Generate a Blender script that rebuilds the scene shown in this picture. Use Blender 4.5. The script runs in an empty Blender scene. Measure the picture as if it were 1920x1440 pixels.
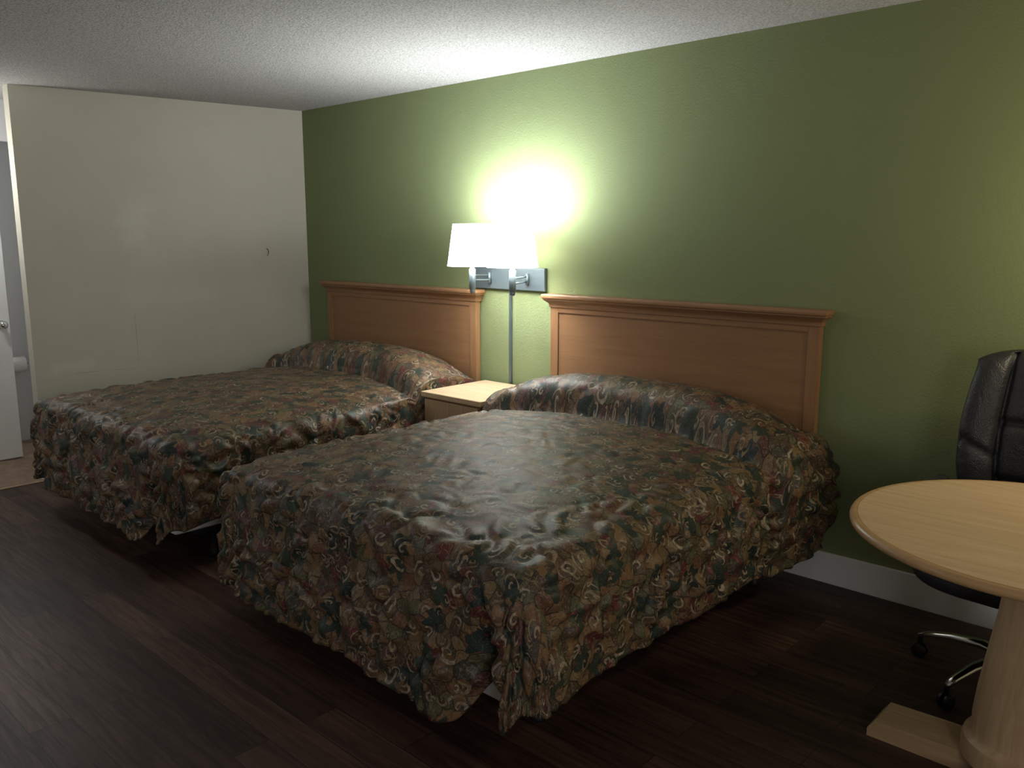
import bpy, bmesh, math, random
from mathutils import Vector, noise, Matrix
random.seed(4)
sc = bpy.context.scene
col = sc.collection
sc.view_settings.view_transform = 'Standard'
PI = math.pi

# ------------------------------------------------------------------ nodes
class NB:
    def __init__(s, name):
        s.m = bpy.data.materials.new(name); s.m.use_nodes = True
        s.t = s.m.node_tree; s.b = s.t.nodes['Principled BSDF']
    def n(s, ty, **p):
        nd = s.t.nodes.new(ty)
        for k, v in p.items(): setattr(nd, k, v)
        return nd
    def set(s, sock, v):
        if isinstance(v, bpy.types.NodeSocket): s.t.links.new(v, sock)
        else: sock.default_value = v
    def math(s, op, a, b=0.0, c=0.0, clamp=False):
        nd = s.n('ShaderNodeMath', operation=op, use_clamp=clamp)
        s.set(nd.inputs[0], a); s.set(nd.inputs[1], b)
        s.set(nd.inputs[2], c)
        return nd.outputs[0]
    def vm(s, op, a, b=(0, 0, 0), scale=None):
        nd = s.n('ShaderNodeVectorMath', operation=op)
        s.set(nd.inputs[0], a); s.set(nd.inputs[1], b)
        if scale is not None: s.set(nd.inputs['Scale'], scale)
        return nd.outputs['Value'] if op == 'LENGTH' else nd.outputs[0]
    def mix(s, f, a, b, mode='MIX'):
        nd = s.n('ShaderNodeMix', data_type='RGBA', blend_type=mode)
        s.set(nd.inputs[0], f)
        s.set(nd.inputs[6], a if isinstance(a, bpy.types.NodeSocket) else (*a, 1))
        s.set(nd.inputs[7], b if isinstance(b, bpy.types.NodeSocket) else (*b, 1))
        return nd.outputs[2]
    def noise(s, vec, scale, detail=2, rough=0.5, dist=0.0, color=False):
        nd = s.n('ShaderNodeTexNoise')
        s.set(nd.inputs['Vector'], vec)
        nd.inputs['Scale'].default_value = scale
        nd.inputs['Detail'].default_value = detail
        nd.inputs['Roughness'].default_value = rough
        nd.inputs['Distortion'].default_value = dist
        return nd.outputs['Color' if color else 'Fac']
    def ramp(s, f, stops, interp='LINEAR'):
        nd = s.n('ShaderNodeValToRGB'); nd.color_ramp.interpolation = interp
        cr = nd.color_ramp
        while len(cr.elements) < len(stops): cr.elements.new(0.5)
        for e, (p, c) in zip(cr.elements, stops):
            e.position = p; e.color = (*c, 1)
        s.set(nd.inputs[0], f); return nd.outputs[0]
    def smooth(s, v, a, b, lo=0.0, hi=1.0):
        nd = s.n('ShaderNodeMapRange', interpolation_type='SMOOTHSTEP')
        s.set(nd.inputs[0], v)
        for i, x in enumerate((a, b, lo, hi)): nd.inputs[i+1].default_value = x
        return nd.outputs[0]
    def coord(s, w='Object'):
        return s.n('ShaderNodeTexCoord').outputs[w]
    def bump(s, h, strength, dist):
        nd = s.n('ShaderNodeBump')
        nd.inputs['Strength'].default_value = strength
        nd.inputs['Distance'].default_value = dist
        s.set(nd.inputs['Height'], h)
        s.t.links.new(nd.outputs[0], s.b.inputs['Normal'])
    def out(s, color=None, rough=None, metal=None, spec=None):
        for k, v in (('Base Color', color), ('Roughness', rough), ('Metallic', metal), ('Specular IOR Level', spec)):
            if v is None: continue
            if isinstance(v, tuple): v = (*v, 1)
            s.set(s.b.inputs[k], v)
        return s.m

def simple(name, c, rough=0.5, metal=0.0, spec=0.5, var=0.12, nscale=20, bump=0.0, bscale=200):
    b = NB(name); co = b.coord()
    f = b.noise(co, nscale, 3)
    colr = b.mix(f, tuple(x*(1-var) for x in c), tuple(min(1, x*(1+var)) for x in c))
    if bump: b.bump(b.noise(co, bscale, 2), bump, 0.002)
    return b.out(colr, rough, metal, spec)

def wood(name, c1, c2, axis=0, rough=0.4, scale=1.0, contrast=1.0):
    b = NB(name); co = b.coord()
    mp = b.n('ShaderNodeMapping')
    sv = [14*scale]*3; sv[axis] = 0.9*scale
    mp.inputs['Scale'].default_value = sv
    b.t.links.new(co, mp.inputs['Vector'])
    v = mp.outputs[0]
    n1 = b.noise(v, 1.6, 5, 0.6, 1.6)
    mp2 = b.n('ShaderNodeMapping'); sv2 = [160*scale]*3; sv2[axis] = 5*scale
    mp2.inputs['Scale'].default_value = sv2
    b.t.links.new(co, mp2.inputs['Vector'])
    n2 = b.noise(mp2.outputs[0], 1.0, 3, 0.6)
    f = b.math('ADD', b.math('MULTIPLY', n1, 0.65), b.math('MULTIPLY', n2, 0.35))
    colr = b.ramp(f, [(0.5-0.2/contrast, c1), (0.5+0.2/contrast, c2)])
    b.bump(n2, 0.08, 0.001)
    return b.out(colr, rough, 0.0, 0.35)

# --- wall / ceiling / floor materials
b = NB('green_paint'); co = b.coord()
big = b.noise(co, 1.2, 3)
c = b.mix(big, (0.196, 0.232, 0.113), (0.211, 0.249, 0.123))
h = b.math('ADD', b.noise(co, 110, 3, 0.55), b.math('MULTIPLY', b.noise(co, 55, 2), 0.35))
b.bump(h, 0.40, 0.0035); M_green = b.out(c, 0.85, 0, 0.1)

b = NB('white_wall_paint'); co = b.coord()
sp = b.n('ShaderNodeSeparateXYZ'); b.t.links.new(co, sp.inputs[0])
Y, Z = sp.outputs[1], sp.outputs[2]
n = b.noise(co, 2.2, 4, 0.6)
c = b.mix(n, (0.48, 0.455, 0.375), (0.57, 0.54, 0.45))
def boxmask(b, Y, Z, y0, z0, hy, hz, soft):
    dy = b.math('SUBTRACT', b.math('ABSOLUTE', b.math('SUBTRACT', Y, y0)), hy)
    dz = b.math('SUBTRACT', b.math('ABSOLUTE', b.math('SUBTRACT', Z, z0)), hz)
    return b.smooth(b.math('MAXIMUM', dy, dz), 0, soft, 1, 0)
wy = b.math('ADD', Y, b.math('MULTIPLY', b.math('SUBTRACT', b.noise(co, 9, 4), 0.5), 0.22))
wz = b.math('ADD', Z, b.math('MULTIPLY', b.math('SUBTRACT', b.noise(co, 7, 4), 0.5), 0.3))
pm = b.math('MULTIPLY', boxmask(b, wy, wz, -1.18, 1.6, 0.005, 0.08, 0.13), 0.25)
c = b.mix(pm, c, (0.70, 0.69, 0.58))
pm = b.math('MULTIPLY', boxmask(b, wy, wz, -0.98, 1.17, 0.25, 0.01, 0.12), 0.15)
c = b.mix(pm, c, (0.68, 0.67, 0.58))
pm = b.math('MULTIPLY', boxmask(b, wy, wz, -1.60, 0.72, 0.10, 0.01, 0.07), 0.3)
c = b.mix(pm, c, (0.68, 0.66, 0.58))
w2 = b.math('ADD', Y, b.math('MULTIPLY', b.math('SUBTRACT', b.noise(co, 12, 2), 0.5), 0.01))
w3 = b.math('ADD', Z, b.math('MULTIPLY', b.math('SUBTRACT', b.noise(co, 8, 2), 0.5), 0.03))
m1 = boxmask(b, w2, Z, -1.215, 0.86, 0.001, 0.17, 0.003)
m2 = boxmask(b, Y, w3, -1.40, 0.67, 0.19, 0.001, 0.003)
pm = b.math('MULTIPLY', b.math('MAXIMUM', m1, m2), b.smooth(b.noise(co, 14, 2), 0.35, 0.6, 0.05, 0.4))
c = b.mix(pm, c, (0.22, 0.2, 0.16))
b.bump(b.noise(co, 70, 3), 0.45, 0.003)
M_white = b.out(c, 0.6, 0, 0.2)

b = NB('popcorn_ceiling'); co = b.coord()
n = b.noise(co, 105, 4, 0.7)
c = b.mix(b.smooth(n, 0.36, 0.60), (0.30, 0.29, 0.275), (0.53, 0.52, 0.50))
h = b.math('ADD', n, b.math('MULTIPLY', b.noise(co, 60, 2), 0.2))
b.bump(h, 0.65, 0.009); M_ceil = b.out(c, 0.95, 0, 0.1)

b = NB('dark_plank_floor'); co = b.coord()
br = b.n('ShaderNodeTexBrick'); br.offset = 0.37
b.t.links.new(co, br.inputs['Vector'])
for k, v in (('Scale', 1.0), ('Brick Width', 0.92), ('Row Height', 0.125), ('Mortar Size', 0.0014), ('Mortar Smooth', 0.2), ('Bias', 0.0)):
    br.inputs[k].default_value = v
br.inputs['Color1'].default_value = (0.0, 0.0, 0.0, 1)
br.inputs['Color2'].default_value = (1, 1, 1, 1)
br.inputs['Mortar'].default_value = (0, 0, 0, 1)
mp = b.n('ShaderNodeMapping'); mp.inputs['Scale'].default_value = (2.2, 30, 1)
b.t.links.new(co, mp.inputs['Vector'])
off = b.vm('ADD', mp.outputs[0], b.vm('SCALE', br.outputs['Color'], scale=7.0))
g = b.noise(off, 1.3, 5, 0.65, 1.0)
base = b.ramp(br.outputs['Color'], [(0, (0.052, 0.027, 0.019)), (0.5, (0.078, 0.041, 0.029)), (1, (0.125, 0.066, 0.046))])
dk = b.mix(b.smooth(g, 0.32, 0.68), base, b.mix(1.0, base, (0.42, 0.40, 0.40), 'MULTIPLY'))
c = b.mix(b.math('MULTIPLY', br.outputs['Fac'], 0.8), dk, (0.006, 0.004, 0.004))
b.bump(b.math('SUBTRACT', b.math('MULTIPLY', g, 0.2), br.outputs['Fac']), 0.25, 0.0015)
r = b.smooth(g, 0.2, 0.8, 0.44, 0.52)
M_floor = b.out(c, r, 0, 0.3)

b = NB('tan_tile_floor'); co = b.coord()
br = b.n('ShaderNodeTexBrick'); br.offset = 0.0
b.t.links.new(co, br.inputs['Vector'])
for k, v in (('Scale', 1.0), ('Brick Width', 0.3), ('Row Height', 0.3), ('Mortar Size', 0.004)):
    br.inputs[k].default_value = v
br.inputs['Color1'].default_value = (0.26, 0.18, 0.12, 1)
br.inputs['Color2'].default_value = (0.32, 0.23, 0.155, 1)
br.inputs['Mortar'].default_value = (0.2, 0.15, 0.11, 1)
c = b.mix(b.smooth(b.noise(co, 14, 4), 0.3, 0.7), br.outputs['Color'], (0.20, 0.13, 0.085))
M_tile = b.out(c, 0.5)

M_trim = simple('white_trim_paint', (0.80, 0.82, 0.82), 0.4, var=0.02)
M_bwall = simple('cool_white_paint', (0.64, 0.65, 0.66), 0.5, var=0.04)
M_door = simple('white_door_paint', (0.78, 0.79, 0.79), 0.35, var=0.03)
OAK = ((0.238, 0.122, 0.056), (0.325, 0.176, 0.085))
M_oak = wood('honey_oak_horizontal', *OAK, 0, 0.42)
M_oakv = wood('honey_oak_vertical', *OAK, 2, 0.42)
M_panel = wood('oak_panel', (0.222, 0.114, 0.052), (0.300, 0.160, 0.076), 0, 0.46, 0.8, 0.9)
M_lam = wood('pale_oak_laminate', (0.49, 0.34, 0.195), (0.63, 0.465, 0.295), 0, 0.33, 1.0, 1.4)
M_lamy = wood('pale_oak_pedestal', (0.38, 0.25, 0.14), (0.52, 0.365, 0.215), 2, 0.4, 1.0, 1.1)
M_foot = wood('pale_oak_foot', (0.36, 0.235, 0.13), (0.50, 0.345, 0.20), 0, 0.4, 1.0, 1.3)
M_rim = wood('oak_edge_band', (0.36, 0.215, 0.098), (0.50, 0.32, 0.16), 0, 0.3)
M_metal = simple('blue_grey_metal', (0.15, 0.19, 0.21), 0.38, 0.6, var=0.08)
M_chrome = simple('polished_chrome', (0.75, 0.75, 0.76), 0.12, 1.0, var=0.03)
M_plastic = simple('black_plastic', (0.012, 0.012, 0.013), 0.4, var=0.1)
M_steel = simple('dark_steel', (0.03, 0.03, 0.032), 0.5, 0.5)
M_ticking = simple('white_box_spring_cloth', (0.70, 0.70, 0.69), 0.85, var=0.05)
M_paper = simple('white_paper', (0.8, 0.8, 0.78), 0.9, var=0.03)
b = NB('black_leather'); co = b.coord()
vo = b.n('ShaderNodeTexVoronoi'); vo.inputs['Scale'].default_value = 260
b.t.links.new(co, vo.inputs['Vector'])
wr = b.noise(co, 11, 4, 0.6, 0.8)
b.bump(b.math('ADD', b.math('MULTIPLY', vo.outputs['Distance'], 0.12), wr), 0.6, 0.012)
M_leather = b.out(b.mix(wr, (0.014, 0.014, 0.016), (0.028, 0.028, 0.031)), 0.42, 0, 0.5)

b = NB('glowing_lamp_shade_fabric'); co = b.coord()
f = b.noise(co, 60, 2)
b.set(b.b.inputs['Emission Color'], b.mix(f, (1.0, 0.98, 0.94), (1.0, 0.99, 0.96)))
b.b.inputs['Emission Strength'].default_value = 9.0
M_shade = b.out((0.85, 0.83, 0.78), 0.9)
b = NB('lit_bulb_glass')
b.set(b.b.inputs['Emission Color'], b.mix(b.noise(b.coord(), 5), (1, 0.96, 0.9), (1, 0.98, 0.93)))
b.b.inputs['Emission Strength'].default_value = 8
M_bulb = b.out((0.9, 0.9, 0.9), 0.3)

# --- bedspread pattern
def spread_mat(name, ox, oy):
    b = NB(name)
    uv0 = b.n('ShaderNodeUVMap'); uv0.uv_map = 'UVMap'
    uv = b.vm('ADD', uv0.outputs[0], (ox, oy, 0))
    wn = b.noise(uv, 9, 2, 0.5, 0, True)
    uvw = b.vm('ADD', uv, b.vm('SCALE', b.vm('SUBTRACT', wn, (0.5, 0.5, 0.5)), scale=0.09))
    wn2 = b.noise(uv, 17, 1, 0.5, 0, True)
    uvc = b.vm('ADD', uv, b.vm('SCALE', b.vm('SUBTRACT', wn2, (0.5, 0.5, 0.5)), scale=0.035))
    def vor(vec, scale, feat='F1'):
        v = b.n('ShaderNodeTexVoronoi', voronoi_dimensions='2D', feature=feat)
        v.inputs['Scale'].default_value = scale
        b.t.links.new(vec, v.inputs['Vector']); return v
    def split(v):
        s = b.n('ShaderNodeSeparateXYZ'); b.t.links.new(v, s.inputs[0]); return s.outputs
    def local(vec, scale):
        v = vor(vec, scale)
        d = b.vm('SUBTRACT', vec, v.outputs['Position'])
        x, y, _ = split(d)
        r = b.vm('LENGTH', b.vm('MULTIPLY', d, (1, 1, 0)))
        th = b.math('ARCTAN2', y, x)
        rc = split(v.outputs['Color'])
        return r, th, rc
    # background patches
    v = vor(uvw, 21); e = vor(uvw, 21, 'DISTANCE_TO_EDGE')
    rc = split(v.outputs['Color'])
    bg = b.ramp(rc[0], [(0, (0.072, 0.043, 0.024)), (0.18, (0.140, 0.062, 0.031)), (0.30, (0.110, 0.068, 0.034)),
                        (0.44, (0.175, 0.112, 0.052)), (0.60, (0.090, 0.027, 0.024)), (0.67, (0.084, 0.080, 0.040)),
                        (0.79, (0.180, 0.098, 0.047)), (0.89, (0.046, 0.041, 0.029))], 'CONSTANT')
    st = b.noise(uvw, 70, 3, 0.6, 2.5)
    bg = b.mix(b.smooth(st, 0.52, 0.64, 0, 0.55), bg, (0.275, 0.210, 0.135))
    bg = b.mix(b.smooth(st, 0.36, 0.46, 0.6, 0), bg, (0.022, 0.016, 0.012))
    bg = b.mix(b.smooth(e.outputs['Distance'], 0.02, 0.06, 0.8, 0), bg, (0.016, 0.012, 0.010))
    # lobed leaves
    def leaf(col_in, off, scale, R, lobes, thr, cA, cB, vein):
        vec = b.vm('ADD', uv, off)
        r, th, rc = local(vec, scale)
        th2 = b.math('ADD', th, b.math('MULTIPLY', rc[0], 6.283))
        lob = b.math('COSINE', b.math('MULTIPLY', th2, lobes))
        rad = b.math('MULTIPLY', b.math('ADD', 1.0, b.math('MULTIPLY', lob, 0.28)), R)
        rad = b.math('ADD', rad, b.math('MULTIPLY', b.math('SUBTRACT', b.noise(vec, 45, 2), 0.5), R*0.9))
        q = b.math('SUBTRACT', rad, r)
        m = b.smooth(q, 0, 0.002)
        on = b.math('GREATER_THAN', rc[1], thr)
        c = b.mix(b.math('GREATER_THAN', rc[2], 0.5), cA, cB)
        vn = b.math('ABSOLUTE', b.math('SINE', b.math('ADD', b.math('MULTIPLY', th2, lobes/2.0), b.math('MULTIPLY', r, 60))))
        c = b.mix(b.smooth(vn, 0.0, 0.35, 0.75, 0), c, vein)
        c = b.mix(b.smooth(q, 0.001, 0.0045, 0.8, 0), c, (0.014, 0.011, 0.009))
        return b.mix(b.math('MULTIPLY', m, on), col_in, c)
    c = leaf(bg, (7.3, 5.1, 0), 10.5, 0.027, 3, 0.48, (0.115, 0.028, 0.026), (0.185, 0.102, 0.047), (0.27, 0.190, 0.11))
    c = leaf(c, (3.1, 1.7, 0), 9.5, 0.034, 5, 0.40, (0.015, 0.027, 0.024), (0.025, 0.037, 0.025), (0.064, 0.076, 0.048))
    # scroll curls
    def curl(col_in, off, scale, R, pitch, wd, thr, cA, cB):
        vec = b.vm('ADD', uvc, off)
        r, th, rc = local(vec, scale)
        sgn = b.math('SUBTRACT', b.math('MULTIPLY', b.math('GREATER_THAN', rc[2], 0.5), 2.0), 1.0)
        a = b.math('DIVIDE', b.math('MULTIPLY', th, sgn), 2*PI)
        t = b.math('FRACT', b.math('ADD', b.math('ADD', a, b.math('DIVIDE', r, pitch)), rc[0]))
        dl = b.math('ABSOLUTE', b.math('SUBTRACT', t, 0.5))
        wid = b.math('MULTIPLY', b.smooth(r, 0.0, R, 0.8, 1.3), wd)
        m = b.smooth(b.math('SUBTRACT', wid, dl), -0.01, 0.04)
        lim = b.math('MULTIPLY', R, b.math('ADD', 0.68, b.math('MULTIPLY', b.math('COSINE', b.math('ADD', th, b.math('MULTIPLY', rc[0], 6.283))), 0.38)))
        m2 = b.smooth(b.math('SUBTRACT', lim, r), 0, 0.003)
        on = b.math('GREATER_THAN', rc[1], thr)
        cc = b.mix(rc[0], cA, cB)
        cc = b.mix(b.smooth(b.noise(vec, 110, 3), 0.42, 0.62, 0, 0.7), cc, (0.12, 0.080, 0.046))
        inside = b.math('MULTIPLY', m2, on)
        base2 = b.mix(b.math('MULTIPLY', inside, 0.35), col_in, (0.016, 0.012, 0.010))
        return b.mix(b.math('MULTIPLY', inside, m), base2, cc)
    c = curl(c, (1.3, 9.2, 0), 11.5, 0.038, 0.0255, 0.18, 0.32, (0.42, 0.345, 0.245), (0.28, 0.195, 0.115))
    c = curl(c, (4.9, 2.6, 0), 16.0, 0.026, 0.017, 0.19, 0.48, (0.23, 0.160, 0.088), (0.37, 0.30, 0.21))
    sp = b.noise(uv, 260, 2, 0.7)
    c = b.mix(b.smooth(sp, 0.56, 0.66, 0, 0.3), c, (0.29, 0.235, 0.165))
    c = b.mix(b.smooth(sp, 0.34, 0.44, 0.45, 0), c, (0.014, 0.011, 0.009))
    b.bump(b.noise(uv, 320, 2), 0.12, 0.0015)
    return b.out(c, 0.52, 0, 0.4)

# ------------------------------------------------------------------ mesh helpers
def new_obj(name, bm, mat, parent=None, smooth=False, origin=None):
    """bm is in world coordinates"""
    if origin is None:
        p = parent
        if p is None: origin = Vector((0, 0, 0))
        else:
            origin = Vector((0, 0, 0))
            while p is not None:
                origin = origin + p.location; p = p.parent
    origin = Vector(origin)
    bmesh.ops.translate(bm, verts=bm.verts, vec=-origin)
    me = bpy.data.meshes.new(name)
    bm.to_mesh(me); bm.free()
    if smooth:
        for p in me.polygons: p.use_smooth = True
    o = bpy.data.objects.new(name, me)
    if mat: me.materials.append(mat)
    col.objects.link(o)
    if parent: o.parent = parent
    else: o.location = origin
    return o

def empty(name, loc, label, cat, group=None):
    e = bpy.data.objects.new(name, None); e.location = loc; e.empty_display_size = 0.1
    e["label"] = label; e["category"] = cat
    if group: e["group"] = group
    col.objects.link(e); return e

def struct(o): o["kind"] = "structure"; return o

def bm_box(bm, lo, hi, bevel=0.0, seg=2):
    r = bmesh.ops.create_cube(bm, size=1.0)
    vs = r['verts']
    for v in vs:
        v.co = Vector([(lo[i]+hi[i])/2 + v.co[i]*(hi[i]-lo[i]) for i in range(3)])
    if bevel > 0:
        es = list({e for v in vs for e in v.link_edges})
        bmesh.ops.bevel(bm, geom=es, offset=bevel, segments=seg, profile=0.7, affect='EDGES')
def box(name, lo, hi, mat, parent=None, bevel=0.0, origin=None, seg=2):
    bm = bmesh.new(); bm_box(bm, lo, hi, bevel, seg)
    return new_obj(name, bm, mat, parent, False, origin)

def prism(name, pts, z0, z1, mat, parent=None, origin=None):
    bm = bmesh.new()
    a = [bm.verts.new((x, y, z0)) for x, y in pts]; c = [bm.verts.new((x, y, z1)) for x, y in pts]
    bm.faces.new(a); bm.faces.new(c[::-1])
    for i in range(len(pts)):
        j = (i+1) % len(pts); bm.faces.new((a[i], c[i], c[j], a[j]))
    bmesh.ops.recalc_face_normals(bm, faces=bm.faces)
    return new_obj(name, bm, mat, parent, False, origin)

def bm_lathe(bm, cx, cy, prof, seg=48, cap=True, phase=0.0):
    rings = []
    for r, z in prof:
        rings.append([bm.verts.new((cx+r*math.cos(2*PI*i/seg+phase), cy+r*math.sin(2*PI*i/seg+phase), z)) for i in range(seg)])
    for a, c in zip(rings, rings[1:]):
        for i in range(seg):
            j = (i+1) % seg; bm.faces.new((a[i], a[j], c[j], c[i]))
    if cap:
        bm.faces.new(rings[0][::-1]); bm.faces.new(rings[-1])
def lathe(name, cx, cy, prof, mat, parent=None, seg=48, cap=True, smooth=True, origin=None, phase=0.0):
    bm = bmesh.new(); bm_lathe(bm, cx, cy, prof, seg, cap, phase)
    bmesh.ops.recalc_face_normals(bm, faces=bm.faces)
    o = new_obj(name, bm, mat, parent, smooth, origin)
    return o

def bm_tube(bm, pts, rad, seg=12, flat=1.0):
    pts = [Vector(p) for p in pts]
    if not isinstance(rad, (list, tuple)): rad = [rad]*len(pts)
    rings = []
    for i, p in enumerate(pts):
        d = (pts[min(i+1, len(pts)-1)] - pts[max(i-1, 0)]).normalized()
        up = Vector((0, 0, 1)) if abs(d.z) < 0.95 else Vector((0, 1, 0))
        s = d.cross(up).normalized(); u = s.cross(d).normalized()
        rings.append([bm.verts.new(p + rad[i]*(math.cos(2*PI*k/seg)*s + flat*math.sin(2*PI*k/seg)*u)) for k in range(seg)])
    for a, c in zip(rings, rings[1:]):
        for i in range(seg):
            j = (i+1) % seg; bm.faces.new((a[i], a[j], c[j], c[i]))
    bm.faces.new(rings[0][::-1]); bm.faces.new(rings[-1])
def tube(name, pts, rad, mat, parent=None, seg=12, flat=1.0, origin=None):
    bm = bmesh.new(); bm_tube(bm, pts, rad, seg, flat)
    bmesh.ops.recalc_face_normals(bm, faces=bm.faces)
    return new_obj(name, bm, mat, parent, True, origin)

def autosmooth(o, ang=35):
    for p in o.data.polygons: p.use_smooth = True
    o.data.set_sharp_from_angle(angle=math.radians(ang))

def sup(name, c, r, mat, parent, e=0.45, nu=48, nv=28, fn=None):
    """rounded superellipsoid cushion"""
    bm = bmesh.new()
    def sp(a, p): return math.copysign(abs(a)**p, a)
    rows = []
    for j in range(nv+1):
        ph = -PI/2 + PI*j/nv
        row = []
        for i in range(nu):
            th = 2*PI*i/nu
            x = sp(math.cos(ph), e)*sp(math.cos(th), e); y = sp(math.cos(ph), e)*sp(math.sin(th), e); z = sp(math.sin(ph), e*1.6)
            v = Vector((x*r[0], y*r[1], z*r[2]))
            if fn: v = fn(v, x, y, z)
            row.append(bm.verts.new(Vector(c)+v))
        rows.append(row)
    for a, d in zip(rows, rows[1:]):
        for i in range(nu):
            k = (i+1) % nu; bm.faces.new((a[i], a[k], d[k], d[i]))
    bmesh.ops.remove_doubles(bm, verts=bm.verts, dist=1e-5)
    bmesh.ops.recalc_face_normals(bm, faces=bm.faces)
    return new_obj(name, bm, mat, parent, True)

def sstep(a, b, x):
    t = max(0.0, min(1.0, (x-a)/(b-a))); return t*t*(3-2*t)

# ------------------------------------------------------------------ room shell
H = 2.44
XR, YB = 1.45, -5.3
struct(box('floor', (-5.74, YB, -0.08), (XR+0.1, 0.02, 0), M_floor))
struct(box('floor.001', (-8.2, YB, -0.08), (-5.74, 0.02, 0.0), M_tile))
struct(box('ceiling', (-8.2, YB-0.1, H), (XR+0.1, 0.12, H+0.1), M_ceil))
struct(box('wall_green', (-5.6, 0, 0), (XR+0.1, 0.12, H), M_green))
wx0, wx1, wy1 = -5.45, -5.785, -1.82
struct(prism('wall_white', [(wx0, 0.0), (wx1, wy1), (wx1-0.09, wy1), (wx0-0.2, 0.0)], 0, H, M_white))
struct(prism('baseboard_white', [(wx0, -0.013), (wx0+0.014, -0.013), (wx1+0.014, wy1-0.012), (wx1-0.095, wy1-0.012), (wx1-0.095, wy1), (wx1, wy1)], 0, 0.10, M_trim))
struct(box('wall_hall', (-8.2, -1.30, 0), (-5.80, -1.2, H), M_bwall))
struct(box('wall_bathroom', (-8.2, YB, 0), (-8.1, -1.30, H), M_bwall))
struct(box('wall_hall_back', (-7.15, -1.72, 0), (-7.05, -1.30, H), M_bwall))
struct(box('wall_left', (-5.90, YB, 0), (-5.79, -2.75, H), M_white))
struct(box('wall_right', (XR, YB, 0), (XR+0.1, 0.0, H), M_white))
struct(box('wall_back', (-8.2, YB-0.1, 0), (XR+0.1, YB, H), M_white))
bm = bmesh.new(); bm_box(bm, (-5.43, -0.015, 0), (XR, 0, 0.142), 0.004)
struct(new_obj('baseboard_green', bm, M_trim))
struct(box('trim_1', (-5.750, -2.75, 0.0), (-5.730, wy1-0.012, 0.005), M_foot, bevel=0.002))

# bathroom door, header and hardware
struct(box('trim_2', (-6.56, -2.75, 2.10), (-6.44, -1.70, 2.17), M_trim, bevel=0.004))
struct(box('wall_header', (-6.55, -2.75, 2.17), (-6.45, -1.30, H), M_bwall))
d = struct(box('door_1', (-6.52, -2.52, 0.01), (-6.48, -1.735, 2.098), M_door, bevel=0.003))
d["label"] = "white painted bathroom door standing ajar"
bm = bmesh.new()
for z0, z1 in ((0.2, 0.95), (1.1, 1.95)):
    bm_box(bm, (-6.484, -2.40, z0), (-6.474, -1.87, z1), 0.004)
dp = new_obj('door_panel', bm, M_door, None); dp.parent = d
bm = bmesh.new(); bm_tube(bm, [(-6.48, -1.79, 0.95), (-6.475, -1.79, 0.95), (-6.45, -1.79, 0.95), (-6.44, -1.79, 0.95), (-6.42, -1.79, 0.95), (-6.405, -1.79, 0.95)], [0.03, 0.03, 0.010, 0.022, 0.028, 0.012], 16)
k = new_obj('door_knob', bm, M_chrome, None, True); k.parent = d

e = empty('toilet_paper_holder', (-7.05, -1.55, 0.62), "white toilet paper roll on a chrome wall holder", "toilet paper holder")
tube('bracket', [(-7.05, -1.63, 0.60), (-6.97, -1.63, 0.60), (-6.97, -1.50, 0.60)], 0.007, M_chrome, e)
bm = bmesh.new(); bm_tube(bm, [(-6.97, -1.625, 0.60), (-6.97, -1.52, 0.60)], 0.058, 28)
bmesh.ops.recalc_face_normals(bm, faces=bm.faces)
autosmooth(new_obj('paper_roll', bm, M_paper, e, True))
tube('cardboard_core', [(-6.97, -1.627, 0.60), (-6.97, -1.60, 0.60)], 0.022, M_foot, e, 16)

# small wire hook on the white wall
hx = wx0 + (wx1-wx0)*(0.30/1.82)
e = tube('wall_hook', [(hx+0.001, -0.31, 1.455), (hx+0.010, -0.305, 1.455), (hx+0.012, -0.298, 1.44), (hx+0.012, -0.302, 1.42), (hx+0.008, -0.308, 1.405)], 0.0018, M_steel, None, 8, origin=(hx, -0.31, 1.455))
e["label"] = "tiny dark bent wire hook on the white wall"; e["category"] = "hook"

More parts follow.
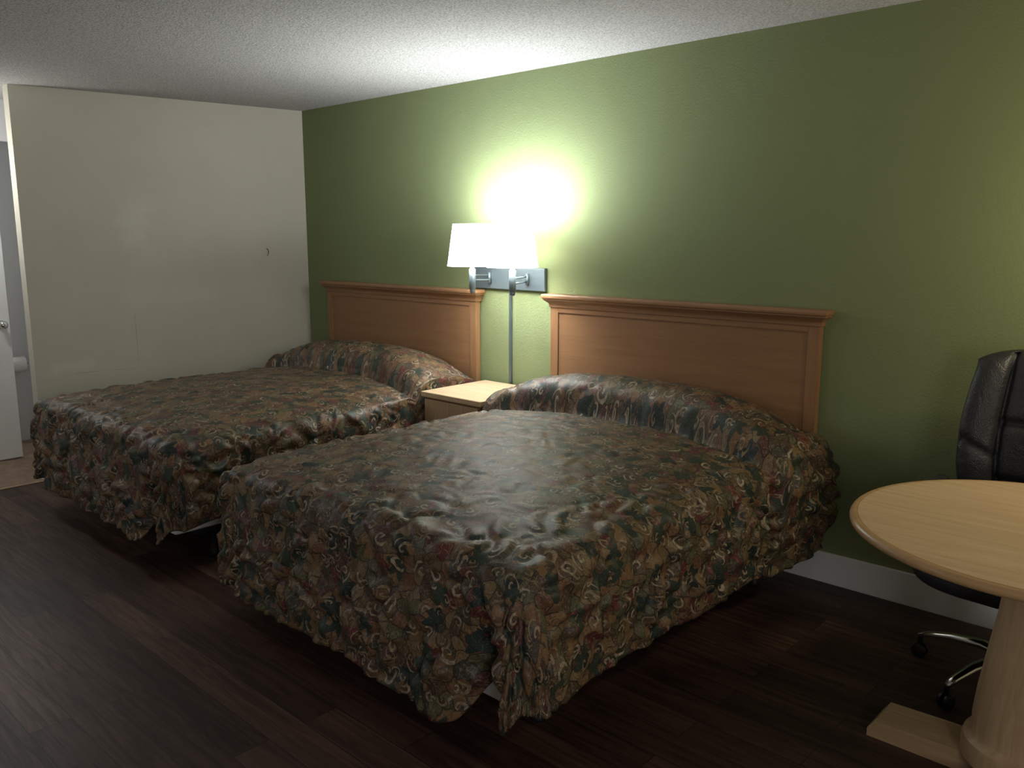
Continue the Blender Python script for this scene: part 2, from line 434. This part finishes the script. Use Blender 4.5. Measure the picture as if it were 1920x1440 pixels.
# ------------------------------------------------------------------ beds
def make_bed(cx, seed, label, tight):
    Wd, yh, yf = 0.76, -0.085, -1.95
    bed = empty('bed', (cx, -1.0, 0), label, 'bed', 'pair of matching motel beds')
    R = random.Random(seed); ph = [R.uniform(0, 6.28) for _ in range(12)]
    def nz(x, y, s, k=0): return noise.noise(Vector((x*s+seed*3.7, y*s+k*5.1, seed*1.3)))
    bend = 0.070
    def ptop(x, y):
        xn = abs(x)/Wd
        z = 0.656 + 0.036*(1-xn**2.6)*sstep(-1.95, -1.3, y) + 0.012*(1-xn**3) + 0.003*nz(x, y, 2.0) - 0.014*sstep(-1.75, -1.95, y)
        yfr = -0.450 - 0.11*xn**2 + 0.006*nz(x, 0, 3, 2)
        s = (y-yfr)/0.365
        if s > 0:
            p = max(0, 1-(1-s/0.50)**2)**0.52 if s < 0.50 else 1-0.24*((s-0.50)/0.50)**2
            amp = 0.162*(1-0.46*xn**4.0) + 0.002*nz(x, y, 3, 5)
            z += p*amp - 0.024*math.exp(-(s/0.07)**2)
        else:
            z -= 0.024*math.exp(-(s/0.09)**2)
        return z
    def pillowfac(y):
        return sstep(-0.66, -0.52, y)
    bm = bmesh.new()
    LQ = bm.verts.layers.float.new('q'); LU = bm.verts.layers.float.new('uu'); LV = bm.verts.layers.float.new('vv')
    step = 0.0105
    nx = int(2*Wd/step); ny = int((yh-yf)/step)
    def vert(co, u, v, amp):
        vv = bm.verts.new(co); dd, _ = noise.voronoi(Vector((u*10.5+seed+0.9*noise.noise(Vector((u*6, v*6, 3))), v*10.5+0.9*noise.noise(Vector((u*6, v*6, 8))), 0)))
        q = sstep(0.0, 0.5, dd[1]-dd[0])
        vv[LQ] = (q-0.55)*amp; vv[LU] = u; vv[LV] = v
        return vv
    top = []
    for j in range(ny+1):
        y = yh + (yf-yh)*j/ny
        row = []
        for i in range(nx+1):
            x = -Wd+2*Wd*i/nx
            ed = max(sstep(0.55, 0.76, abs(x)), sstep(-1.7, -1.95, y), 0.2*pillowfac(y))
            row.append(vert((x, y, ptop(x, y)), x, y, 0.004+0.010*ed))
        top.append(row)
    for j in range(ny):
        for i in range(nx):
            bm.faces.new((top[j][i], top[j+1][i], top[j+1][i+1], top[j][i+1]))
    per = []
    arc = 0
    for j in range(ny+1):
        y = yh+(yf-yh)*j/ny; per.append((Wd, y, 1.0, 0.0, arc)); arc += step
    nc = 46
    for k in range(1, nc):
        t = PI/2*k/nc; per.append((Wd, yf, math.cos(t), -math.sin(t), arc)); arc += 0.0060
    cR = len(per)
    for i in range(nx, -1, -1):
        x = -Wd+2*Wd*i/nx; per.append((x, yf, 0.0, -1.0, arc)); arc += step
    cL = len(per)
    for k in range(1, nc):
        t = PI/2*k/nc; per.append((-Wd, yf, -math.sin(t), -math.cos(t), arc)); arc += 0.0060
    for j in range(ny, -1, -1):
        y = yh+(yf-yh)*j/ny; per.append((-Wd, y, -1.0, 0.0, arc)); arc += step
    aR = per[cR][4] + 0.070; aL = per[cL-1][4] - 0.05
    lift = 0.02 if seed == 2 else 0.0
    M = 50
    rows = []
    for (px, py, nxx, nyy, a) in per:
        z0 = ptop(px, py)
        isfoot = abs(nyy)
        pf = pillowfac(py)
        tight_here = (1 if tight*nxx > 0.5 else 0)*sstep(-1.0, -0.62, py)
        dR = a-aR
        pinR = math.exp(-(dR/0.050)**2); pinL = math.exp(-((a-aL)/0.06)**2)
        cornR = math.exp(-((a-(aR-0.22))/0.16)**2)
        hem = 0.235 - 0.090*isfoot**5 - 0.02*cornR + 0.035*math.exp(-((dR+0.15)/0.1)**2) + 0.004*math.sin(a*9+ph[0]) + 0.003*math.sin(a*23+ph[1]) - 0.05*pf + lift
        hem += 0.13*pinR + 0.02*pinL - 0.018*math.exp(-((dR-0.16)/0.1)**2)
        L = z0 - hem - bend + bend*PI/2
        fl = 0.075 + 0.045*isfoot**3 - 0.03*pf
        line = []
        for m in range(1, M+1):
            r = L*m/M; d = m/M
            if r < bend*PI/2:
                o = bend*math.sin(r/bend); dz = bend*(1-math.cos(r/bend))
            else:
                rr = r-bend*PI/2; o = bend+rr*fl; dz = bend+rr
            o += 0.022*math.sin(min(1, d*1.05)*PI)
            wv = 0.005*math.sin(a*15.0+ph[2]+d*0.8)+0.007*math.sin(a*7.1+ph[3])+0.003*math.sin(a*31+ph[4]+d)
            wv += 0.008*nz(a, d*0.6, 3.1, 4)
            o += wv*sstep(0.1, 0.9, d)*(1-0.35*isfoot)
            o += pf*0.048*max(0.0, math.sin(min(1, d*1.1)*PI))**0.8
            o -= 0.034*math.exp(-((py+0.60)/0.035)**2)*(1-isfoot)*sstep(0.0, .3, d)
            o -= (0.085*pinR+0.02*pinL)*sstep(0.30, 1.0, d)
            bulge = math.exp(-((dR-0.16)/0.09)**2)+0.1*math.exp(-((dR+0.13)/0.06)**2)
            o += 0.028*bulge*sstep(0.3, 1, d)
            amp = (0.015+0.013*sstep(0, .4, d))*(1-0.45*sstep(0.82, 1, d))
            if tight_here > 0:
                o = o*(1-tight_here) + min(o, 0.036)*tight_here; amp *= (1-0.7*tight_here)
            u = px+nxx*r; v = py+nyy*r
            line.append(vert((px+nxx*o, py+nyy*o, z0-dz), u, v, amp))
        rows.append(line)
    edge = []
    for j in range(ny+1): edge.append(top[j][nx])
    for k in range(1, nc): edge.append(top[ny][nx])
    for i in range(nx, -1, -1): edge.append(top[ny][i])
    for k in range(1, nc): edge.append(top[ny][0])
    for j in range(ny, -1, -1): edge.append(top[j][0])
    for s in range(len(per)-1):
        a_, c_ = [edge[s]]+rows[s], [edge[s+1]]+rows[s+1]
        for m in range(M):
            vs = [a_[m], a_[m+1], c_[m+1], c_[m]]
            u_ = []
            for q in vs:
                if q not in u_: u_.append(q)
            if len(u_) >= 3:
                bm.faces.new(u_)
    bmesh.ops.recalc_face_normals(bm, faces=bm.faces)
    bm.normal_update()
    if sum(f.normal.z*f.calc_area() for f in bm.faces) < 0:
        bmesh.ops.reverse_faces(bm, faces=bm.faces); bm.normal_update()
    disp = [(v, v.normal.copy()*v[LQ]) for v in bm.verts]
    for v, dd in disp: v.co += dd
    uvl = bm.loops.layers.uv.new('UVMap')
    for f in bm.faces:
        for l in f.loops: l[uvl].uv = (l.vert[LU], l.vert[LV])
    bmesh.ops.translate(bm, verts=bm.verts, vec=(cx, 0, 0))
    sp = new_obj('bedspread', bm, spread_mat('quilted_scroll_bedspread', seed*1.37, seed*0.71), bed, True)
    sp["label"] = "quilted brown, burgundy and green scroll-pattern bedspread"
    md = sp.modifiers.new('Solid', 'SOLIDIFY'); md.thickness = 0.010; md.offset = -1
    o = box('mattress', (cx-0.735, yf+0.015, 0.42), (cx+0.735, -0.12, 0.63), M_ticking, bed, 0.04, seg=4); autosmooth(o)
    o = box('box_spring', (cx-0.745, yf-0.02, 0.19), (cx+0.745, -0.12, 0.415), M_ticking, bed, 0.02, seg=3); autosmooth(o)
    bm = bmesh.new()
    for x in (-0.70, 0.66): bm_box(bm, (cx+x, -1.85, 0.15), (cx+x+0.04, -0.13, 0.188), 0.003)
    for y in (-1.80, -1.0, -0.2): bm_box(bm, (cx-0.68, y, 0.152), (cx+0.68, y+0.04, 0.186), 0.003)
    new_obj('bed_frame', bm, M_steel, bed)
    for x in (-0.62, 0.62):
        for y in (-1.72, -0.25):
            lathe('leg', cx+x, y, [(0.022, 0.0), (0.026, 0.01), (0.022, 0.03), (0.016, 0.035), (0.016, 0.153)], M_steel, bed, 16)
    # headboard
    x0, x1 = cx-0.765, cx+0.765
    yb, yfz = -0.012, -0.048
    hb = bpy.data.objects.new('headboard', None); hb.parent = bed; hb.empty_display_size = 0.1
    col.objects.link(hb)
    hb["label"] = "honey oak headboard with crown moulding"
    sw = 0.055
    box('headboard_panel', (x0+0.05, yb-0.030, 0.32), (x1-0.05, yb, 1.15), M_panel, hb)
    for xa in (x0, x1-sw):
        box('stile', (xa, yfz, 0.30), (xa+sw, yb, 1.165), M_oakv, hb, 0.003)
    box('rail', (x0+sw, yfz, 1.130), (x1-sw, yb, 1.165), M_oak, hb, 0.002)
    bm = bmesh.new()
    prof = [(0.000, 1.156), (0.005, 1.158), (0.006, 1.164), (0.005, 1.170), (0.008, 1.178), (0.013, 1.184), (0.020, 1.190),
            (0.028, 1.196), (0.031, 1.199), (0.031, 1.205), (0.037, 1.208), (0.039, 1.215), (0.038, 1.225), (0.034, 1.230)]
    rings = []
    for o_, z in prof:
        rings.append([bm.verts.new(p) for p in ((x0-o_, -0.004, z), (x0-o_, yfz-o_, z), (x1+o_, yfz-o_, z), (x1+o_, -0.004, z))])
    for a_, c_ in zip(rings, rings[1:]):
        for i in range(4):
            k_ = (i+1) % 4; bm.faces.new((a_[i], a_[k_], c_[k_], c_[i]))
    bm.faces.new(rings[-1]); bm.faces.new(rings[0][::-1])
    bmesh.ops.recalc_face_normals(bm, faces=bm.faces)
    cr = new_obj('crown_moulding', bm, M_oak, hb)
    autosmooth(cr, 40)
    return bed

make_bed(-2.265, 1, "double bed with scroll-pattern quilted bedspread, near round table", -1)
make_bed(-4.385, 2, "double bed with scroll-pattern quilted bedspread, beside white wall", 1)

# ------------------------------------------------------------------ nightstand
nx0, nx1, ny0, ny1 = -3.562, -3.088, -0.545, -0.03
ns = empty('nightstand', ((nx0+nx1)/2, -0.29, 0), "small oak nightstand with pale top between beds", "nightstand")
box('body', (nx0+0.02, ny0+0.025, 0.06), (nx1-0.02, ny1, 0.655), M_oakv, ns, 0.003)
box('plinth', (nx0+0.03, ny0+0.05, 0.0), (nx1-0.03, ny1, 0.06), M_oak, ns)
box('top', (nx0, ny0, 0.655), (nx1, ny1, 0.685), M_lam, ns, 0.006, seg=3)
for z0, z1 in ((0.44, 0.645), (0.10, 0.42)):
    dr = box('drawer', (nx0+0.025, ny0+0.006, z0), (nx1-0.025, ny0+0.026, z1), M_lamy, ns, 0.004)
    cxn = (nx0+nx1)/2; zc = (z0+z1)/2
    kb = tube('knob', [(cxn, ny0+0.010, zc), (cxn, ny0-0.004, zc), (cxn, ny0-0.012, zc), (cxn, ny0-0.02, zc)], [0.006, 0.006, 0.014, 0.010], M_metal, dr)

# ------------------------------------------------------------------ double swing-arm wall lamp
wl = empty('wall_lamp', (-3.37, 0, 1.30), "double swing-arm wall lamp with two glowing white shades", "lamp")
bm = bmesh.new(); bm_box(bm, (-3.655, -0.025, 1.238), (-3.095, 0, 1.368), 0.006, 3)
new_obj('backplate', bm, M_metal, wl)
box('cord_cover', (-3.378, -0.014, 0.69), (-3.362, 0, 1.238), M_metal, wl, 0.003)
def lampset(px, py, mx, en):
    for nm, zz in (('arm', 1.318), ('arm', 1.290)):
        jx = mx-0.06 if px < -3.3 else mx+0.05
        tube(nm, [(mx, -0.028, zz), (mx, -0.05, zz), (jx, -0.13, zz), (px, py, zz)], 0.0055, M_metal, wl, 8)
    tube('arm_bracket', [(mx, -0.03, 1.272), (mx, -0.03, 1.335)], 0.012, M_metal, wl)
    lathe('pole', px, py, [(0.009, 1.225), (0.014, 1.230), (0.016, 1.24), (0.016, 1.25), (0.019, 1.252), (0.019, 1.36), (0.013, 1.365), (0.013, 1.40), (0.02, 1.405), (0.02, 1.45)], M_metal, wl, 20)
    lathe('bulb', px, py, [(0.013, 1.45), (0.014, 1.47), (0.024, 1.50), (0.030, 1.525), (0.026, 1.55), (0.012, 1.565)], M_bulb, wl, 24)
    bm = bmesh.new()
    rb, rt, zb, zt = 0.140, 0.108, 1.378, 1.612
    bm_lathe(bm, px, py, [(rb, zb), (rb+0.0015, zb+0.004), (rb-0.001, zb+0.008), (rt+0.001, zt-0.008), (rt+0.0015, zt-0.004), (rt, zt), (rt-0.003, zt), (rb-0.003, zb), (rb, zb)], 64, False)
    bmesh.ops.remove_doubles(bm, verts=bm.verts, dist=1e-5)
    bmesh.ops.recalc_face_normals(bm, faces=bm.faces)
    sh = new_obj('lamp_shade', bm, M_shade, wl, True)
    ld = bpy.data.lights.new('bulb_light', 'POINT'); ld.energy = en; ld.color = (0.87, 0.94, 1.0); ld.shadow_soft_size = 0.08
    lo = bpy.data.objects.new('bulb_light', ld); lo.location = (px, py, 1.595); col.objects.link(lo)
lampset(-3.44, -0.25, -3.52, 26)
lampset(-3.13, -0.25, -3.22, 50)

# ------------------------------------------------------------------ round table
tx, ty, tr = -0.42, -1.01, 0.51
tb = empty('round_table', (tx, ty, 0), "round pale oak pedestal table beside black chair", "table")
lathe('table_top', tx, ty, [(0.0005, 0.726), (tr-0.022, 0.726), (tr-0.022, 0.7502), (0.0005, 0.7505)], M_lam, tb, 96, False, False)
bm = bmesh.new()
prof = [(tr-0.024, 0.7500), (tr-0.020, 0.7492), (tr-0.016, 0.7507)] + [(tr-0.014+0.014*math.cos(t), 0.7370+0.0138*math.sin(t)) for t in [PI/2-k*PI/10 for k in range(0, 11)]] + [(tr-0.024, 0.722), (tr-0.024, 0.75)]
bm_lathe(bm, tx, ty, prof, 96, False)
bmesh.ops.recalc_face_normals(bm, faces=bm.faces)
new_obj('table_edge', bm, M_rim, tb, True)
box('top_support', (tx-0.27, ty-0.27, 0.704), (tx+0.27, ty+0.27, 0.726), M_lamy, tb, 0.004)
o = lathe('pedestal', tx, ty, [(0.150, 0.704), (0.150, 0.685), (0.138, 0.670), (0.112, 0.650), (0.098, 0.625), (0.095, 0.59), (0.103, 0.50), (0.120, 0.38), (0.136, 0.26), (0.143, 0.18), (0.142, 0.14), (0.150, 0.128), (0.162, 0.120), (0.166, 0.105), (0.166, 0.062)], M_lamy, tb, 48, True, True)
autosmooth(o, 40)
bm = bmesh.new()
for ang in range(4):
    pr = [(0.0, 0.0), (0.415, 0.0), (0.415, 0.026), (0.395, 0.055), (0.20, 0.062), (0.0, 0.062)]
    ca, sa = math.cos(ang*PI/2), math.sin(ang*PI/2)
    hw_ = 0.074
    if ang == 1: pr = [(min(x, 0.34) if x > 0.38 else x, z) for x, z in pr]
    A = [bm.verts.new((tx+x*ca+hw_*sa, ty+x*sa-hw_*ca, z)) for x, z in pr]
    B = [bm.verts.new((tx+x*ca-hw_*sa, ty+x*sa+hw_*ca, z)) for x, z in pr]
    bm.faces.new(A); bm.faces.new(B[::-1])
    for i in range(len(pr)):
        k_ = (i+1) % len(pr); bm.faces.new((A[i], B[i], B[k_], A[k_]))
bmesh.ops.recalc_face_normals(bm, faces=bm.faces)
new_obj('cross_base', bm, M_foot, tb)

# ------------------------------------------------------------------ office chair
qx, qy = -0.575, -0.47
ch = empty('office_chair', (qx, qy, 0), "black leather office chair with chrome star base behind round table", "chair")
def seatfn(v, x, y, z):
    v.z += 0.02*x*x - 0.02*sstep(0.3, 1.0, -y)
    return v
sup('seat', (qx, qy-0.045, 0.470), (0.290, 0.305, 0.066), M_leather, ch, 0.42, fn=seatfn)
bm = bmesh.new()
NU, NV = 96, 84
def backpt(s, t, side):
    z = 0.50 + 0.64*t
    hw = 0.240 + 0.045*sstep(0.0, 0.40, t) - 0.028*sstep(0.55, 1.0, t)
    zz = z - 0.03*abs(s)**5*sstep(0.8, 1, t) + 0.012*sstep(0.8, 1, t)*(1-s*s)
    th = 0.070*(max(0, 1-abs(s)**6)**0.5)*(max(0, 1-abs(2*t-1)**10)**0.5)
    yc = qy+0.215 + 0.05*t - 0.075*abs(s)**3 - 0.03*math.sin(t*PI)
    groove = 0.0
    for g in (-0.56, 0.56): groove += 0.026*math.exp(-((s-g)/0.035)**2)
    if abs(s) < 0.56:
        for g in (0.30, 0.62): groove += 0.020*math.exp(-((t-g)/0.022)**2)
    else:
        groove += 0.012*math.exp(-((t-0.42-0.25*(abs(s)-0.56))/0.022)**2)
    front = th + 0.014*math.cos(s*PI/1.12)*(abs(s) < 0.56) + 0.010*max(0, math.sin((abs(s)-0.56)/0.44*PI))*(abs(s) > 0.56) - groove*(th > 0.03)
    y = yc - front if side < 0 else yc + th*0.6
    return Vector((qx+0.015+s*hw, y, zz))
gr = {}
for side in (-1, 1):
    for i in range(NU+1):
        for j in range(NV+1):
            s = math.sin((2*i/NU-1)*PI/2); t = (math.sin((2*j/NV-1)*PI/2)+1)/2
            gr[side, i, j] = bm.verts.new(backpt(s, t, side))
    for i in range(NU):
        for j in range(NV):
            bm.faces.new((gr[side, i, j], gr[side, i+1, j], gr[side, i+1, j+1], gr[side, i, j+1]))
bmesh.ops.remove_doubles(bm, verts=bm.verts, dist=0.0008)
bmesh.ops.recalc_face_normals(bm, faces=bm.faces)
new_obj('backrest', bm, M_leather, ch, True)
for sx in (-1, 1):
    X = qx+sx*0.305
    tube('armrest', [(X, qy-0.19, 0.655), (X, qy-0.17, 0.67), (X, qy-0.05, 0.677), (X, qy+0.10, 0.672), (X, qy+0.16, 0.655)], [0.014, 0.028, 0.030, 0.028, 0.016], M_leather, ch, 16, 0.6)
    tube('armrest_support', [(X, qy+0.10, 0.655), (X, qy+0.06, 0.58), (X, qy+0.0, 0.47), (X-sx*0.05, qy, 0.415), (X-sx*0.16, qy, 0.405)], [0.018]*5, M_plastic, ch, 12)
box('seat_mechanism', (qx-0.10, qy-0.12, 0.36), (qx+0.10, qy+0.12, 0.41), M_plastic, ch, 0.01)
tube('back_bracket', [(qx, qy+0.08, 0.39), (qx, qy+0.22, 0.41), (qx, qy+0.275, 0.50), (qx, qy+0.275, 0.62)], 0.022, M_plastic, ch, 12)
lathe('gas_cylinder', qx, qy, [(0.03, 0.10), (0.03, 0.24), (0.02, 0.245), (0.02, 0.365)], M_plastic, ch, 20)
lathe('base_hub', qx, qy, [(0.03, 0.085), (0.045, 0.09), (0.045, 0.135), (0.034, 0.15)], M_chrome, ch, 28)
for k_ in range(5):
    a = math.radians(174+72*k_)
    dx, dy = math.cos(a), math.sin(a)
    tube('base_arm', [(qx+dx*r, qy+dy*r, z) for r, z in ((0.035, 0.115), (0.10, 0.128), (0.20, 0.118), (0.28, 0.098), (0.315, 0.082))], [0.024, 0.022, 0.019, 0.016, 0.012], M_chrome, ch, 14, 0.7)
    cxx, cyy = qx+dx*0.31, qy+dy*0.31
    bm = bmesh.new()
    px_, py_ = -dy, dx
    for sgn in (-1, 1):
        c0 = Vector((cxx+px_*sgn*0.012, cyy+py_*sgn*0.012, 0.027)); dv = Vector((px_, py_, 0))*0.009*sgn
        bm_tube(bm, [c0-dv*0.6, c0, c0+dv*0.6, c0+dv], [0.026, 0.027, 0.025, 0.018], 22)
    bm_tube(bm, [(cxx, cyy, 0.03), (cxx, cyy, 0.078)], 0.009, 12)
    bmesh.ops.recalc_face_normals(bm, faces=bm.faces)
    o = new_obj('caster', bm, M_plastic, ch); autosmooth(o)

# ------------------------------------------------------------------ lights
def area(name, loc, target, sx, sy, e, c):
    ld = bpy.data.lights.new(name, 'AREA'); ld.shape = 'RECTANGLE'; ld.size = sx; ld.size_y = sy; ld.energy = e; ld.color = c
    o = bpy.data.objects.new(name, ld); o.location = loc
    o.rotation_euler = (Vector(target)-Vector(loc)).to_track_quat('-Z', 'Y').to_euler(); col.objects.link(o); return o
def point(name, loc, e, c, r=0.06):
    ld = bpy.data.lights.new(name, 'POINT'); ld.energy = e; ld.color = c; ld.shadow_soft_size = r
    o = bpy.data.objects.new(name, ld); o.location = loc; col.objects.link(o); return o
point('table_lamp_light', (-0.10, -0.42, 1.62), 21, (1.0, 0.86, 0.58), 0.10)
area('right_side_fill', (1.35, -3.6, 1.3), (-3.5, -2.0, 0.75), 1.6, 1.3, 31, (1.0, 0.97, 0.95))  # fill added to raise the room's ambient light; right wall has no window
area('camera_side_fill', (-4.6, -5.1, 2.0), (-4.2, -2.0, 0.3), 1.6, 0.5, 11, (0.86, 0.91, 1.0))  # added fill from behind the camera, not an actual fixture
point('door_front_fill', (-6.0, -2.25, 1.95), 18, (1.0, 0.99, 0.96), 0.1)  # added in front of the door to brighten it, no lamp hangs here
point('bathroom_fill', (-7.5, -2.3, 2.2), 18, (1.0, 0.99, 0.97), 0.1)  # added behind the door to light the interior, no fixture modelled
w = bpy.data.worlds.new('World'); sc.world = w; w.use_nodes = True
w.node_tree.nodes['Background'].inputs[0].default_value = (0.5, 0.55, 0.6, 1)
w.node_tree.nodes['Background'].inputs[1].default_value = 0.02

# ------------------------------------------------------------------ camera
cam = bpy.data.cameras.new('Camera'); co_ = bpy.data.objects.new('Camera', cam); col.objects.link(co_)
cam.sensor_width = 36; cam.lens = 36*1580/1920; cam.clip_start = 0.05
p = math.atan(275/1580); yaw = math.radians(47.0)
F = Vector((-math.cos(yaw)*math.cos(p), math.sin(yaw)*math.cos(p), -math.sin(p)))
co_.location = (0, -3.61, 1.538)
co_.rotation_euler = F.to_track_quat('-Z', 'Y').to_euler()
sc.camera = co_
